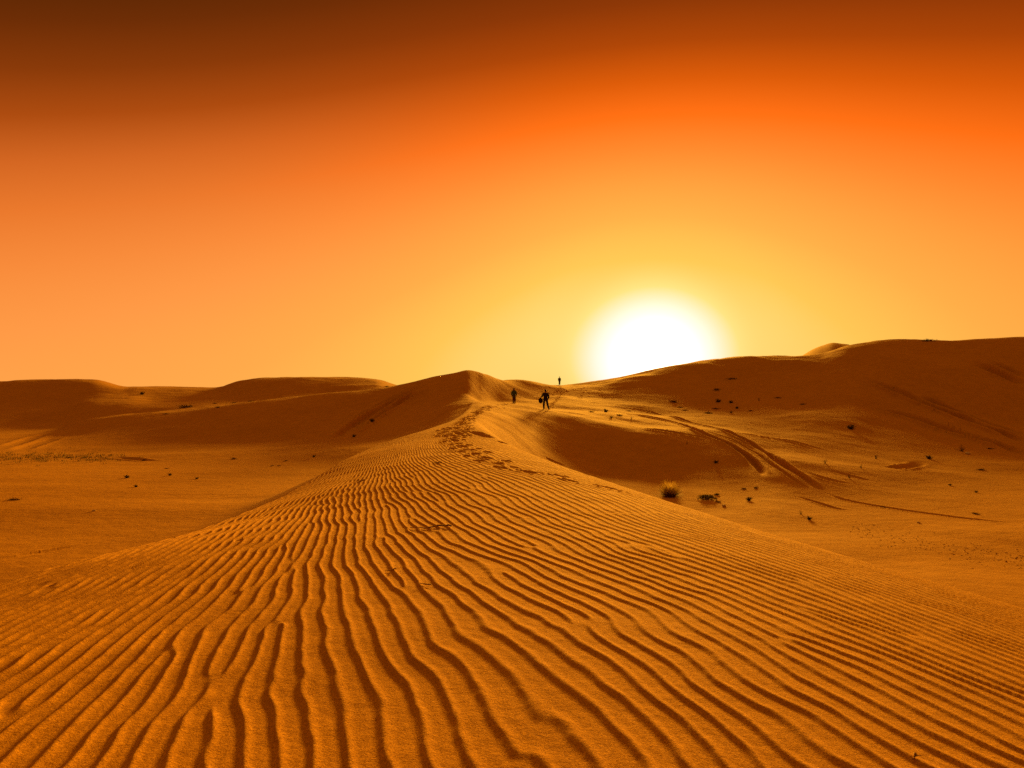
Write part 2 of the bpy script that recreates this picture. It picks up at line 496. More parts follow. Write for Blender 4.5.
# twin ruts down the slope on the right
press([(610, 406), (650, 412), (680, 419), (709, 427), (732, 434), (750, 442.5), (767, 454), (786, 466), (809, 481), (825, 492)], .19, .30, .25, 3)
press([(620, 413), (655, 418), (680, 424), (696, 430), (717, 439), (731, 445), (744, 454), (757, 466), (766, 477)], .19, .30, .25, 3)
press([(700, 430), (722, 436), (737, 442), (755, 452.5), (772, 465), (790, 477), (811, 490)], .09, .13, .25, 3)
press([(712, 431), (735, 438), (758, 450), (779, 465), (800, 479), (818, 491)], .10, .07, .5, 3)
press([(640, 428), (670, 432), (700, 437), (718, 440)], .2, .10, .5, 2)
press([(825, 492), (838, 498), (865, 504), (916, 512), (970, 519), (1024, 524)], .12, .06, .4, 2)
press([(792, 495), (812, 501), (834, 508), (860, 512)], .12, .06, .4, 2)
press([(735, 433), (760, 436), (790, 441), (830, 452)], .25, .08, .6, 3)
press([(800, 470), (830, 480), (862, 486)], .18, .07, .6, 2)
press([(830, 470), (850, 476), (880, 483)], .18, .07, .6, 2)
# tracks across the big dune on the right
press([(868, 405), (908, 417), (943, 430), (980, 440), (1030, 456)], .45, .34, .9, 4)
press([(860, 377), (908, 397), (943, 412), (980, 427), (1030, 444)], .45, .38, .9, 4)
press([(900, 392), (935, 404), (975, 420), (1030, 437)], .40, .30, .9, 4)
press([(967, 360), (980, 365), (991, 370), (1030, 387)], .5, .6, .25, 3)
press([(981, 359), (1000, 366), (1030, 379)], .5, .6, .25, 3)
# tracks down the slip face on the left
press([(437, 388), (425, 391), (406, 400), (387, 411), (368, 422), (341, 439)], .4, .42, .6, 4)
press([(430, 383), (413, 391), (396, 400), (378, 411), (361, 421), (331, 440)], .4, .42, .6, 4)
press([(418, 385), (400, 394), (380, 405), (350, 421)], .3, .2, .4, 4)
press([(60, 437), (40, 443), (15, 451)], .5, .06, .7, 4)
press([(50, 433), (30, 439), (5, 447)], .5, .06, .7, 4)
# small slumps and scarps
press([(468, 431), (474, 432), (482, 435), (491, 438)], .20, .13, .12, .6)
press([(500, 441), (505, 443.5)], .12, .07, .12, .2)
press([(545, 458), (553, 461), (566, 466)], .2, .12, .12, .6)
press([(880, 467), (896, 468), (910, 466), (921, 461)], .35, .16, .3, 2)
press([(0, 574), (18, 570), (36, 566)], .12, .05, .3, 1)
press([(0, 560), (30, 554), (60, 549), (90, 543)], .12, .05, .3, 1.5)
press([(110, 457), (130, 459), (160, 462)], .3, .12, .5, 3)
# many feet on the ridge
dense = [(502, 408), (490, 406.5), (482, 410), (473, 416), (465, 424), (461, 431), (458, 437)]
for o in range(3):
    walk([(x + rng.normal(0, 1.5), y + rng.normal(0, .8)) for x, y in dense], step=.6, jitter=.14, scale=1.25, depth=.06)
loop = [(470, 418), (460, 423), (451, 427), (444, 429.5), (443, 434), (449, 438), (447, 442)]
for o in range(2):
    walk([(x + rng.normal(0, 1.0), y + rng.normal(0, .7)) for x, y in loop], step=.65, jitter=.1, scale=1.25, depth=.06)
walk([(458, 437), (460, 443), (469, 447), (479, 451), (486, 455), (499, 461), (512, 468), (527, 471), (547, 474), (587, 484), (614, 490)], step=.6, scale=1.2, depth=.07, skip=.1)
walk([(449, 438), (456, 447), (465, 452), (471, 456), (481, 459), (492, 464), (508, 468), (518, 471), (541, 476), (556, 479)], step=.6, scale=1.2, depth=.07, skip=.1)
walk([(560, 386), (560, 392), (558, 398), (552, 405), (546, 410)], step=.7, scale=1.4, depth=.08)
walk([(514, 403), (505, 404), (495, 405)], step=.7, scale=1.3, depth=.08)
for o in range(6):
    x0 = rng.uniform(560, 625)
    walk([(x0, rng.uniform(387, 390)), (x0 + rng.normal(0, 15), rng.uniform(396, 401))], step=.7, scale=1.5, depth=.09, jitter=.3)

# ------------------------------------------------------------------ materials


def material(name):
    m = bpy.data.materials.new(name)
    m.use_nodes = True
    b = m.node_tree.nodes["Principled BSDF"]
    return m, m.node_tree, b


def simple(name, col, rough=0.8, var=0.25, scale=20.0, bump=0.0):
    m, t_, b = material(name)
    n = t_.nodes.new("ShaderNodeTexNoise"); n.inputs['Scale'].default_value = scale; n.inputs['Detail'].default_value = 4
    tcn = t_.nodes.new("ShaderNodeTexCoord"); t_.links.new(tcn.outputs['Object'], n.inputs['Vector'])
    r = t_.nodes.new("ShaderNodeValToRGB")
    r.color_ramp.elements[0].position = .3; r.color_ramp.elements[1].position = .7
    r.color_ramp.elements[0].color = tuple(c * (1 - var) for c in col) + (1,)
    r.color_ramp.elements[1].color = tuple(min(1, c * (1 + var)) for c in col) + (1,)
    t_.links.new(n.outputs['Fac'], r.inputs[0]); t_.links.new(r.outputs[0], b.inputs['Base Color'])
    b.inputs['Roughness'].default_value = rough
    b.inputs['Specular IOR Level'].default_value = 0.2
    if bump:
        bp = t_.nodes.new("ShaderNodeBump"); bp.inputs['Strength'].default_value = bump; bp.inputs['Distance'].default_value = .01
        t_.links.new(n.outputs['Fac'], bp.inputs['Height']); t_.links.new(bp.outputs[0], b.inputs['Normal'])
    return m


def sand():
    m, t_, b = material("sand")
    nd, lk = t_.nodes, t_.links
    tcn = nd.new("ShaderNodeTexCoord")

    def noise(scale, det, rgh=.55):
        n = nd.new("ShaderNodeTexNoise")
        n.inputs['Scale'].default_value = scale; n.inputs['Detail'].default_value = det; n.inputs['Roughness'].default_value = rgh
        lk.new(tcn.outputs['Object'], n.inputs['Vector'])
        return n.outputs['Fac']
    grain = noise(95, 4, .8)
    patch = noise(1.3, 5)
    broad = noise(0.09, 4)
    r = nd.new("ShaderNodeValToRGB")
    e = r.color_ramp.elements
    e[0].position = .30; e[0].color = (.33, .157, .009, 1)
    e[1].position = .72; e[1].color = (.57, .302, .020, 1)
    mm = nd.new("ShaderNodeMath"); mm.operation = 'MULTIPLY_ADD'
    lk.new(patch, mm.inputs[0]); mm.inputs[1].default_value = .30; mm.inputs[2].default_value = -.15
    m2 = nd.new("ShaderNodeMath"); m2.operation = 'MULTIPLY_ADD'
    lk.new(broad, m2.inputs[0]); m2.inputs[1].default_value = .25; m2.inputs[2].default_value = -.125
    m3 = nd.new("ShaderNodeMath"); lk.new(mm.outputs[0], m3.inputs[0]); lk.new(m2.outputs[0], m3.inputs[1])
    gc = nd.new("ShaderNodeMath"); gc.operation = 'MULTIPLY_ADD'
    lk.new(grain, gc.inputs[0]); gc.inputs[1].default_value = 2.0; gc.inputs[2].default_value = -.5
    m4 = nd.new("ShaderNodeMath"); lk.new(m3.outputs[0], m4.inputs[0]); lk.new(gc.outputs[0], m4.inputs[1])
    lk.new(m4.outputs[0], r.inputs[0]); lk.new(r.outputs[0], b.inputs['Base Color'])
    b.inputs['Roughness'].default_value = .95
    b.inputs['Specular IOR Level'].default_value = .08
    b1 = nd.new("ShaderNodeBump"); b1.inputs['Strength'].default_value = .6; b1.inputs['Distance'].default_value = .008
    lk.new(grain, b1.inputs['Height'])
    lumps = noise(2.2, 7, .62)
    b2 = nd.new("ShaderNodeBump"); b2.inputs['Strength'].default_value = .42; b2.inputs['Distance'].default_value = .08
    lk.new(lumps, b2.inputs['Height']); lk.new(b1.outputs[0], b2.inputs['Normal'])
    lk.new(b2.outputs[0], b.inputs['Normal'])
    return m


M_SAND = sand()

# ------------------------------------------------------------------ the ground: one sheet
idx = np.arange(NR * NA).reshape(NR, NA)
q = np.stack([idx[:-1, :-1], idx[:-1, 1:], idx[1:, 1:], idx[1:, :-1]], -1).reshape(-1, 4)[:, ::-1]
wrap = np.stack([idx[:-1, -1], idx[:-1, 0], idx[1:, 0], idx[1:, -1]], -1)[:, ::-1]
quads = np.concatenate([q, wrap])
co = np.stack([X, Y, H], -1).reshape(-1, 3).astype(np.float32)
co = np.concatenate([co, [[0, 0, H[0].mean()]]]).astype(np.float32)
fan = np.stack([np.full(NA, NR * NA), np.roll(idx[0], -1), idx[0]], -1)
me = bpy.data.meshes.new("desert_ground")
me.vertices.add(len(co)); me.vertices.foreach_set("co", co.ravel())
nl = quads.size + fan.size
me.loops.add(nl); me.loops.foreach_set("vertex_index", np.concatenate([quads.ravel(), fan.ravel()]).astype(np.int32))
npol = len(quads) + len(fan)
me.polygons.add(npol)
starts = np.concatenate([np.arange(len(quads)) * 4, quads.size + np.arange(len(fan)) * 3]).astype(np.int32)
me.polygons.foreach_set("loop_start", starts)
me.polygons.foreach_set("use_smooth", np.ones(npol, dtype=bool))
me.update(calc_edges=True)
me.validate()
me.materials.append(M_SAND)
go = bpy.data.objects.new("desert_ground", me); COL.objects.link(go)
go['kind'] = 'structure'
print("ground verts", len(co))

# ------------------------------------------------------------------ things
M_GOLD = simple("dry_grass", (.50, .41, .10), .8, .3, 8)
_t = M_GOLD.node_tree
_tr = _t.nodes.new("ShaderNodeBsdfTranslucent"); _tr.inputs[0].default_value = (.62, .47, .14, 1)
_mx = _t.nodes.new("ShaderNodeMixShader"); _mx.inputs[0].default_value = .45
_t.links.new(_t.nodes["Principled BSDF"].outputs[0], _mx.inputs[1]); _t.links.new(_tr.outputs[0], _mx.inputs[2])
_t.links.new(_mx.outputs[0], _t.nodes["Material Output"].inputs['Surface'])
M_GREEN = simple("shrub_leaves", (.17, .16, .045), .8, .35, 9)
M_DARK = simple("dark_leaves", (.05, .042, .014), .85, .35, 9)
M_WITHER = simple("withered_leaves", (.13, .075, .025), .9, .3, 9)
M_STEM = simple("dry_stems", (.13, .075, .03), .85, .3, 14)
M_STONE = simple("pale_stone", (.55, .47, .36), .8, .2, 12, .3)
M_WOOD = simple("bleached_wood", (.30, .18, .075), .85, .35, 30, .4)
M_CLOD = simple("sand_crust", (.22, .10, .022), .95, .25, 10, .3)


def tag(o, label, cat, group=None, kind=None):
    o['label'] = label; o['category'] = cat
    if group:
        o['group'] = group
    if kind:
        o['kind'] = kind


def empty(name, loc, rz=0.0, sc=1.0):
    o = bpy.data.objects.new(name, None); COL.objects.link(o)
    o.location = loc; o.rotation_euler = (0, 0, rz); o.scale = (sc, sc, sc)
    o.empty_display_size = .2
    return o


class MB:
    def __init__(s): s.v = []; s.f = []

    def add(s, vs_, fs):
        b = len(s.v); s.v += [tuple(v) for v in vs_]; s.f += [tuple(b + i for i in f) for f in fs]

    def blade(s, base, az, lean, length, width, droop, seg=4):
        d = Vector((math.cos(az), math.sin(az), 0)); side = Vector((-d.y, d.x, 0))
        p_ = Vector(base); ang = lean; vs_ = []
        for k in range(seg + 1):
            w = width * (1 - (k / seg) ** 1.5) * .5 + width * .06
            vs_ += [p_ - side * w, p_ + side * w]
            st = length / seg
            p_ = p_ + (d * math.sin(ang) + Vector((0, 0, 1)) * math.cos(ang)) * st
            ang += droop / seg
        s.add(vs_, [(2 * k, 2 * k + 1, 2 * k + 3, 2 * k + 2) for k in range(seg)])
        return p_

    def tube(s, pts, radii, n=6):
        vs_ = []
        for k, p_ in enumerate(pts):
            p_ = Vector(p_)
            a = Vector(pts[max(k - 1, 0)]); b = Vector(pts[min(k + 1, len(pts) - 1)])
            t_ = (b - a).normalized()
            u_ = t_.cross(Vector((0, 0, 1)) if abs(t_.z) < .9 else Vector((1, 0, 0))).normalized(); w_ = t_.cross(u_)
            for i in range(n):
                q_ = 2 * math.pi * i / n
                vs_.append(p_ + (u_ * math.cos(q_) + w_ * math.sin(q_)) * radii[k])
        fs = [(k * n + i, k * n + (i + 1) % n, (k + 1) * n + (i + 1) % n, (k + 1) * n + i)
              for k in range(len(pts) - 1) for i in range(n)]
        fs += [tuple(range(n))[::-1], tuple(range((len(pts) - 1) * n, len(pts) * n))]
        s.add(vs_, fs)

    def leaf(s, p_, r, rnd):
        a = Vector((rnd.gauss(0, 1), rnd.gauss(0, 1), rnd.gauss(0, 1))).normalized()
        b = a.cross(Vector((rnd.gauss(0, 1), rnd.gauss(0, 1), rnd.gauss(0, 1)))).normalized()
        p_ = Vector(p_)
        s.add([p_ - a * r, p_ + b * r * .45, p_ + a * r, p_ - b * r * .45], [(0, 1, 2, 3)])

    def blob(s, c, r, rnd, sub=2, flat=(1, 1, 1), rough=.25):
        bm = bmesh.new(); bmesh.ops.create_icosphere(bm, subdivisions=sub, radius=1)
        ph_ = [rnd.uniform(0, 6) for _ in range(6)]
        vs_ = []
        for v in bm.verts:
            k = 1 + rough * (math.sin(3 * v.co.x + ph_[0]) * math.sin(2.6 * v.co.y + ph_[1]) + .5 * math.sin(5 * v.co.z + 4 * v.co.x + ph_[2]))
            vs_.append((c[0] + v.co.x * r * flat[0] * k, c[1] + v.co.y * r * flat[1] * k, c[2] + v.co.z * r * flat[2] * k))
        s.add(vs_, [[v.index for v in f.verts] for f in bm.faces]); bm.free()

    def mesh(s, name, mat, smooth=False):
        m = bpy.data.meshes.new(name); m.from_pydata(s.v, [], s.f); m.update()
        m.materials.append(mat)
        if smooth:
            m.polygons.foreach_set("use_smooth", [True] * len(m.polygons))
        return m

    def build(s, name, mat, parent=None, smooth=False):
        return child(name, s.mesh(name, mat, smooth), parent)


def child(name, mesh, parent=None):
    o = bpy.data.objects.new(name, mesh); COL.objects.link(o)
    if parent is not None:
        o.parent = parent
    return o


# plant meshes, about 1 m wide each, scaled where they stand
def plant(kind, seed):
    rnd = random.Random(seed)
    a, b = MB(), MB()
    if kind == 'tuft':                    # a feathery golden grass clump over a dark dead skirt
        for i in range(520):
            az = rnd.uniform(0, 6.283); r0 = .16 * math.sqrt(rnd.random()); ln = rnd.uniform(.36, .66)
            a.blade((r0 * math.cos(az), r0 * math.sin(az), 0), az + rnd.gauss(0, .4), abs(rnd.gauss(.42, .30)), ln, .019, rnd.uniform(.1, .9))
        for i in range(260):
            az = rnd.uniform(0, 6.283); r0 = .25 * math.sqrt(rnd.random())
            b.blade((r0 * math.cos(az), r0 * math.sin(az), 0), az, rnd.uniform(.5, 1.15), rnd.uniform(.2, .45), .016, rnd.uniform(.2, .9), 3)
        return a.mesh("grass_blades", M_GOLD), b.mesh("dead_skirt", M_STEM)
    if kind == 'bush':                    # a dense small shrub
        for i in range(26):
            az = rnd.uniform(0, 6.283); ln = rnd.uniform(.3, .62)
            d = Vector((math.cos(az) * rnd.uniform(.2, .95), math.sin(az) * rnd.uniform(.2, .95), rnd.uniform(.35, 1.0))).normalized()
            p0 = Vector((0, 0, -.03)); pts = [p0]
            for k in range(3):
                p0 = p0 + (d + Vector((rnd.gauss(0, .2), rnd.gauss(0, .2), rnd.gauss(.05, .15)))).normalized() * ln / 3
                pts.append(p0)
                for j in range(11):
                    a.leaf(p0 + Vector((rnd.gauss(0, .06), rnd.gauss(0, .06), rnd.gauss(0, .05))), rnd.uniform(.025, .06), rnd)
            b.tube(pts, [.014, .011, .008, .004], 5)
        return a.mesh("foliage", M_DARK), b.mesh("stems", M_STEM)
    if kind == 'green':                   # a low spreading green plant
        for i in range(34):
            az = rnd.uniform(0, 6.283); ln = rnd.uniform(.25, .55); pts = []
            for k in range(4):
                r0 = ln * k / 3
                p0 = Vector((math.cos(az) * r0 + rnd.gauss(0, .02), math.sin(az) * r0 + rnd.gauss(0, .02), .02 + .16 * math.sin(k * .9) + rnd.gauss(0, .02)))
                pts.append(p0)
                for j in range(9):
                    a.leaf(p0 + Vector((rnd.gauss(0, .05), rnd.gauss(0, .05), rnd.gauss(.02, .03))), rnd.uniform(.025, .055), rnd)
            b.tube(pts, [.009, .008, .006, .003], 5)
        return a.mesh("foliage", M_GREEN), b.mesh("stems", M_STEM)
    if kind == 'sprig':                   # a few upright twigs with scant leaves
        for i in range(11):
            az = rnd.uniform(0, 6.283); tilt = abs(rnd.gauss(.35, .3)); ln = rnd.uniform(.5, 1.2)
            p0 = Vector((0, 0, -.03)); pts = [p0]
            for k in range(4):
                p0 = p0 + Vector((math.cos(az) * math.sin(tilt) + rnd.gauss(0, .1), math.sin(az) * math.sin(tilt) + rnd.gauss(0, .1), math.cos(tilt))) * ln / 4
                pts.append(p0)
                for j in range(6):
                    a.leaf(p0 + Vector((rnd.gauss(0, .05), rnd.gauss(0, .05), rnd.gauss(0, .05))), rnd.uniform(.02, .055), rnd)
            b.tube(pts, [.020, .017, .013, .010, .005], 5)
        for i in range(60):
            a.leaf((rnd.gauss(0, .12), rnd.gauss(0, .12), abs(rnd.gauss(.05, .06))), rnd.uniform(.03, .06), rnd)
        return a.mesh("foliage", M_DARK), b.mesh("stems", M_STEM)
    # 'mat': a flat, half buried dead plant
    for i in range(70):
        az = rnd.uniform(0, 6.283); r0 = rnd.uniform(0, .3)
        b.blade((r0 * math.cos(az) * 1.3, r0 * math.sin(az) * .7, 0), az + rnd.gauss(0, .6), rnd.uniform(.7, 1.4), rnd.uniform(.15, .4), .02, rnd.uniform(0, .7), 3)
        for j in range(3):
            a.leaf((rnd.gauss(0, .25), rnd.gauss(0, .14), abs(rnd.gauss(.05, .06))), rnd.uniform(.03, .06), rnd)
    return a.mesh("foliage", M_WITHER), b.mesh("stems", M_STEM)


PLANTS = {}
for kd in ('tuft', 'bush', 'green', 'sprig', 'mat'):
    PLANTS[kd] = [plant(kd, 31 + 7 * i + len(kd)) for i in range(3 if kd != 'tuft' else 1)]
NAMES = {'tuft': 'grass_clump', 'bush': 'desert_shrub', 'green': 'creeping_plant', 'sprig': 'dry_sprig', 'mat': 'withered_plant'}
CATS = {'tuft': 'grass', 'bush': 'shrub', 'green': 'plant', 'sprig': 'plant', 'mat': 'plant'}
prng = random.Random(77)


def put_plant(kind, px, py, wpx, label, group=None):
    x, y, zz = hit(px, py)
    zz = ground_z(x, y, H)
    sc = wpx * y / F * {'sprig': .8, 'mat': 1.15}.get(kind, 1.0)
    o = empty(NAMES[kind], (x, y, zz - .02 * sc), prng.uniform(0, 6.28), sc)
    tag(o, label, CATS[kind], group)
    m1, m2 = prng.choice(PLANTS[kind])
    child(m1.name.split('.')[0], m1, o); child(m2.name.split('.')[0], m2, o)
    return o


G1 = "shrubs scattered over the right valley and dune"
G2 = "small plants on the sand shelf below the glowing sun"
G3 = "small plants in the left valley"
G4 = "small plants on the left dune crest"
P_LIST = [
    ('tuft', 670, 496, 27, "large golden feathery grass clump at the foot of the rippled dune", None),
    ('green', 707, 499, 17, "flat green creeping plant just right of the golden grass clump", G1),
    ('green', 717, 495, 6, "tiny green plant at the upper right tip of the flat green creeper", G1),
    ('mat', 718, 502, 7, "small withered plant below the right end of the flat green creeper", G1),
    ('bush', 749, 500.5, 8, "dark squat shrub between the flat green creeper and the twin ruts", G1),
    ('mat', 744, 489, 6, "faint withered plant above the dark squat shrub near the ruts", G1),
    ('mat', 756, 488, 6, "faint withered plant at the lower left end of the rut bundle", G1),
    ('bush', 716, 463, 6, "dark shrub alone on the shaded slope above the golden grass clump", G1),
    ('sprig', 687, 444, 3.5, "tiny sprig on the slope below the start of the twin ruts", G1),
    ('sprig', 801, 514, 5, "thin upright sprig just left of a round dark shrub on the valley floor", G1),
    ('bush', 809, 519.5, 6.5, "round dark shrub just right of a thin upright sprig on the valley floor", G1),
    ('bush', 851, 429, 9, "lone round dark green shrub high on the right slope", G1),
    ('sprig', 825, 463.5, 6, "small sprig to the right of the twin ruts on the lower slope", G1),
    ('sprig', 876, 459, 6, "small sprig at the left rim of the dark hollow", G1),
    ('bush', 929, 459, 8, "twiggy shrub at the right rim of the dark hollow", G1),
    ('sprig', 962, 451.5, 9, "dark spiky shrub with a pale stone at its foot", G1),
    ('mat', 990, 449, 6, "faint withered plant right of the dark spiky shrub with the pale stone", G1),
    ('mat', 981, 470, 8, "withered plant at the base of the big right dune below the spiky shrub", G1),
    ('bush', 950, 485.5, 4, "tiny dark shrub on the open flat below the dark hollow", G1),
    ('bush', 976, 492.5, 4, "tiny dark shrub on the open flat above the flat dark mound", G1),
    ('mat', 976, 514, 8, "flat dark withered mound on the right flat above the wheel line", G1),
    ('mat', 883, 507, 8, "flat dark withered plant on the valley floor beside the fine wheel line", G1),
    ('sprig', 861, 468, 4.5, "tiny sprig below the left end of the dark hollow", G1),
    ('sprig', 849, 478, 5, "tiny sprig on the streaked foot of the right slope", G1),
    ('mat', 928, 341, 11, "thin straggly dead plant on the skyline of the right dune", G1),
    ('bush', 606, 412, 6.5, "largest dark shrub on the sand shelf left of the ruts", G2),
    ('bush', 611.5, 418, 4, "small dark shrub just below the largest shrub on the shelf", G2),
    ('mat', 591, 412, 5, "faint withered plant left of the largest shrub on the shelf", G2),
    ('mat', 619, 415.5, 7, "flat withered plant right of the two shelf shrubs", G2),
    ('sprig', 631.5, 419, 3.5, "tiny sprig at the upper left start of the ruts", G2),
    ('mat', 629, 411, 4, "tiny flat plant above the start of the ruts", G2),
    ('bush', 718, 402, 6.5, "dark shrub at the left of the cluster on the far shelf", G2),
    ('bush', 731, 403, 5, "small shrub right beside the dark cluster shrub on the far shelf", G2),
    ('bush', 737, 408.5, 4.5, "rightmost small shrub of the cluster on the far shelf", G2),
    ('bush', 731, 413, 4, "lowest small shrub of the cluster on the far shelf", G2),
    ('mat', 716, 409, 7, "flat withered plant under the dark shrub of the far shelf cluster", G2),
    ('mat', 708, 413.5, 9, "long flat withered plant at the lower left of the far shelf cluster", G2),
    ('mat', 751, 411, 5, "faint withered plant right of the far shelf cluster", G2),
    ('sprig', 759, 400.5, 4, "upright dark sprig standing alone right of the far shelf cluster", G2),
    ('mat', 778, 398, 6, "flat withered plant right of the lone upright sprig", G2),
    ('mat', 732, 379, 8, "flat withered plant highest on the dune face right of the sun", G2),
    ('mat', 717, 390, 9, "flat withered plant on the dune face above the far shelf cluster", G2),
    ('mat', 673, 402, 10, "flat dark withered plant on the shelf directly below the sun", G2),
    ('mat', 680, 407.5, 5, "small flat plant just below the one directly under the sun", G2),
    ('mat', 685, 410.5, 5, "small flat plant left end of the row under the far shelf cluster", G2),
    ('mat', 803, 404.5, 6, "faint withered plant at the right end of the shelf", G2),
    ('bush', 127, 478, 6.5, "largest dark shrub on the open floor of the left valley", G3),
    ('bush', 136, 487, 5, "dark shrub just below the largest shrub of the left valley floor", G3),
    ('bush', 170, 475.5, 5, "dark shrub midway between the largest left valley shrub and the dune edge", G3),
    ('mat', 167, 468.5, 4, "faint withered plant above the middle shrub of the left valley", G3),
    ('bush', 197, 479, 4, "small dark shrub nearest the rippled dune on the left valley floor", G3),
    ('mat', 14, 500, 11, "flat dark withered plant at the left edge of the valley floor", G3),
    ('mat', 234, 459, 7, "withered plant at the foot of the dark slip face on its right half", G3),
    ('mat', 144, 459.5, 6, "withered plant at the foot of the dark slip face on its left half", G3),
    ('bush', 372, 424, 7, "dark shrub beside the ruts down the left slip face", G3),
    ('bush', 354, 437, 5.5, "dark shrub below the one beside the left slip face ruts", G3),
    ('bush', 314, 457, 4.5, "lone dark shrub between the slip face and the rippled dune edge", G3),
    ('mat', 286, 461, 4.5, "small plant at the right of a sparse cluster under the slip face", G3),
    ('mat', 279, 466, 4, "small plant in the middle of a sparse cluster under the slip face", G3),
    ('mat', 272, 466, 4, "small plant at the left of a sparse cluster under the slip face", G3),
    ('mat', 186, 407.5, 15, "wide dark withered shrub on the bright band of the left dunes", G4),
    ('bush', 142, 394.5, 6, "dark shrub in the notch between the two left dunes", G4),
    ('mat', 166, 414, 5, "tiny plant below the wide dark withered shrub on the left dunes", G4),
    ('mat', 215, 403.5, 5, "first small plant right of the wide dark shrub on the left dunes", G4),
    ('mat', 218, 407.5, 6, "flat plant at the lower edge of the bright band of the left dunes", G4),
    ('mat', 234, 403, 5, "middle plant of the sparse row along the left dune crest", G4),
    ('mat', 251, 401.5, 5, "right end plant of the sparse row along the left dune crest", G4),
    ('mat', 387, 387, 6, "flat plant on the skyline where the left dune meets the ridge", G4),
]
for pl in P_LIST:
    put_plant(*pl)

# sparse grass in the hollow below the slip face: nobody could count it
gm = MB()
grn = random.Random(9)
for i in range(420):
    px = grn.uniform(-60, 112); py = 457.0 + grn.gauss(0, 2.6) + max(0, px - 60) * .02
    x, y, zz = hit(px, py)
    x += grn.gauss(0, .5); y += grn.gauss(0, .8)
    zz = ground_z(x, y, H)
    for b_ in range(9):
        gm.blade((x + grn.gauss(0, .12), y + grn.gauss(0, .12), zz - .02), grn.uniform(0, 6.28), abs(grn.gauss(.4, .3)), grn.uniform(.07, .19), .02, .7, 2)
tag(gm.build("grass", M_GREEN), "sparse low green grass in the hollow under the left slip face", "grass", kind='stuff')

# broken sand crust where the ripples die out on the right
cm = MB()
for i in range(330):
    px = grn.uniform(850, 1060); py = 531 + (px - 850) * .165 + grn.gauss(0, 5.5)
    x, y, zz = hit(px, py)
    zz = ground_z(x, y, H)
    cm.blob((x, y, zz), grn.uniform(.008, .026), grn, 1, (1.3, 1, .6), .35)
tag(cm.build("sand_clods", M_CLOD), "scattered crumbs of broken sand crust on the right flat", "sand crumbs", kind='stuff')


# stones and sticks
def stone(px, py, wpx, label):
    x, y, zz = hit(px, py); zz = ground_z(x, y, H)
    r = wpx * y / F / 2
    m = MB(); m.blob((0, 0, 0), r, random.Random(int(px)), 3, (1.1, .8, .6), .22)
    o = m.build("stone", M_STONE, smooth=True); o.location = (x, y, zz + r * .3)
    o.rotation_euler = (0, 0, px % 3)
    tag(o, label, "stone", "pale stones on the sand")


stone(94, 511, 3, "small pale stone on the floor of the left valley")
stone(724, 506, 4, "small pale stone below the flat green creeper by the dune edge")
stone(918.5, 523, 3, "small pale stone on the right flat beneath the wheel line")
stone(967.5, 454, 4.5, "pale stone at the foot of the dark spiky shrub")


def stick(pts_px, r, label, lift=.012, fork=None):
    P = []
    for px, py in pts_px:
        x, y, _ = hit(px, py); P.append(Vector((x, y, ground_z(x, y, H) + lift)))
    o0 = P[0].copy(); Q = [p_ - o0 for p_ in P]
    # bend it a little between the given points
    pts = []
    for k in range(len(Q) - 1):
        for j in range(4):
            pts.append(Q[k].lerp(Q[k + 1], j / 4))
    pts.append(Q[-1])
    g = random.Random(len(label)); n = len(pts)
    for i in range(1, n):
        zz = ground_z(pts[i].x + o0.x, pts[i].y + o0.y, H) - o0.z + lift
        pts[i] = Vector((pts[i].x + g.gauss(0, r), pts[i].y + g.gauss(0, r), max(zz, pts[i].z) if i < n - 3 else zz + r))
    m = MB(); m.tube(pts, [r * (.45 + .9 * min(1, i / (n * .7))) for i in range(n)], 7)
    o = empty("stick", o0)
    m.build("branch", M_WOOD, o, True)
    m2 = MB(); k = n // 2
    m2.tube([pts[k], pts[k] + Vector((r * 3, -r * 2, r * 2.2)), pts[k] + Vector((r * 7, -r * 3, r * 2.5))], [r * .7, r * .5, r * .25], 6)
    m2.build("side_twig", M_WOOD, o, True)
    tag(o, label, "stick", "dead sticks on the rippled sand")


stick([(410, 528.5), (425, 529), (438, 527), (452, 527.5)], .008, "longest bleached stick lying across the ripples of the near dune")
stick([(432, 463.5), (437, 463), (442, 463.5)], .012, "short stick left of the single file of footprints")
stick([(354, 482), (359, 481.5), (365, 481)], .010, "short stick near the left rim of the rippled dune")
stick([(385, 572), (391, 571), (396, 571.5)], .004, "thin twig on the ripples below the longest stick")
stick([(418, 586), (424, 585.5), (431, 586)], .004, "thin twig to the lower right of another twig below the longest stick")
stick([(912.5, 761.5), (914, 760.3), (915.5, 759.5)], .0035, "thin twig in a ripple trough at the bottom right of the picture")


# ------------------------------------------------------------------ people
def skin(name, joints, edges, mat, parent, sub=2):
    """one continuous surface grown round a skeleton; joints: name -> ((x, y, z), radius)"""
    names = list(joints)
    m = bpy.data.meshes.new(name)
    m.from_pydata([joints[n][0] for n in names], [(names.index(a), names.index(b)) for a, b in edges], [])
    o = bpy.data.objects.new(name, m); COL.objects.link(o)
    md = o.modifiers.new("skin", 'SKIN'); md.use_smooth_shade = True
    sv = m.skin_vertices[0].data if m.skin_vertices else None
    if sv is None:
        m.attributes.new
    for i, n in enumerate(names):
        r = joints[n][1]
        sv[i].radius = r if isinstance(r, tuple) else (r, r)
        sv[i].use_root = (i == 0)
    o.modifiers.new("sub", 'SUBSURF').levels = sub
    bpy.context.view_layer.update()
    dg = bpy.context.evaluated_depsgraph_get()
    m2 = bpy.data.meshes.new_from_object(o.evaluated_get(dg))
    m2.name = name
    m2.materials.clear(); m2.materials.append(mat)
    o.modifiers.clear(); o.data = m2
    bpy.data.meshes.remove(m)
    o.name = name
    o.parent = parent
    return o


def lerp(a, b, k):
    return tuple(a[i] + (b[i] - a[i]) * k for i in range(3))


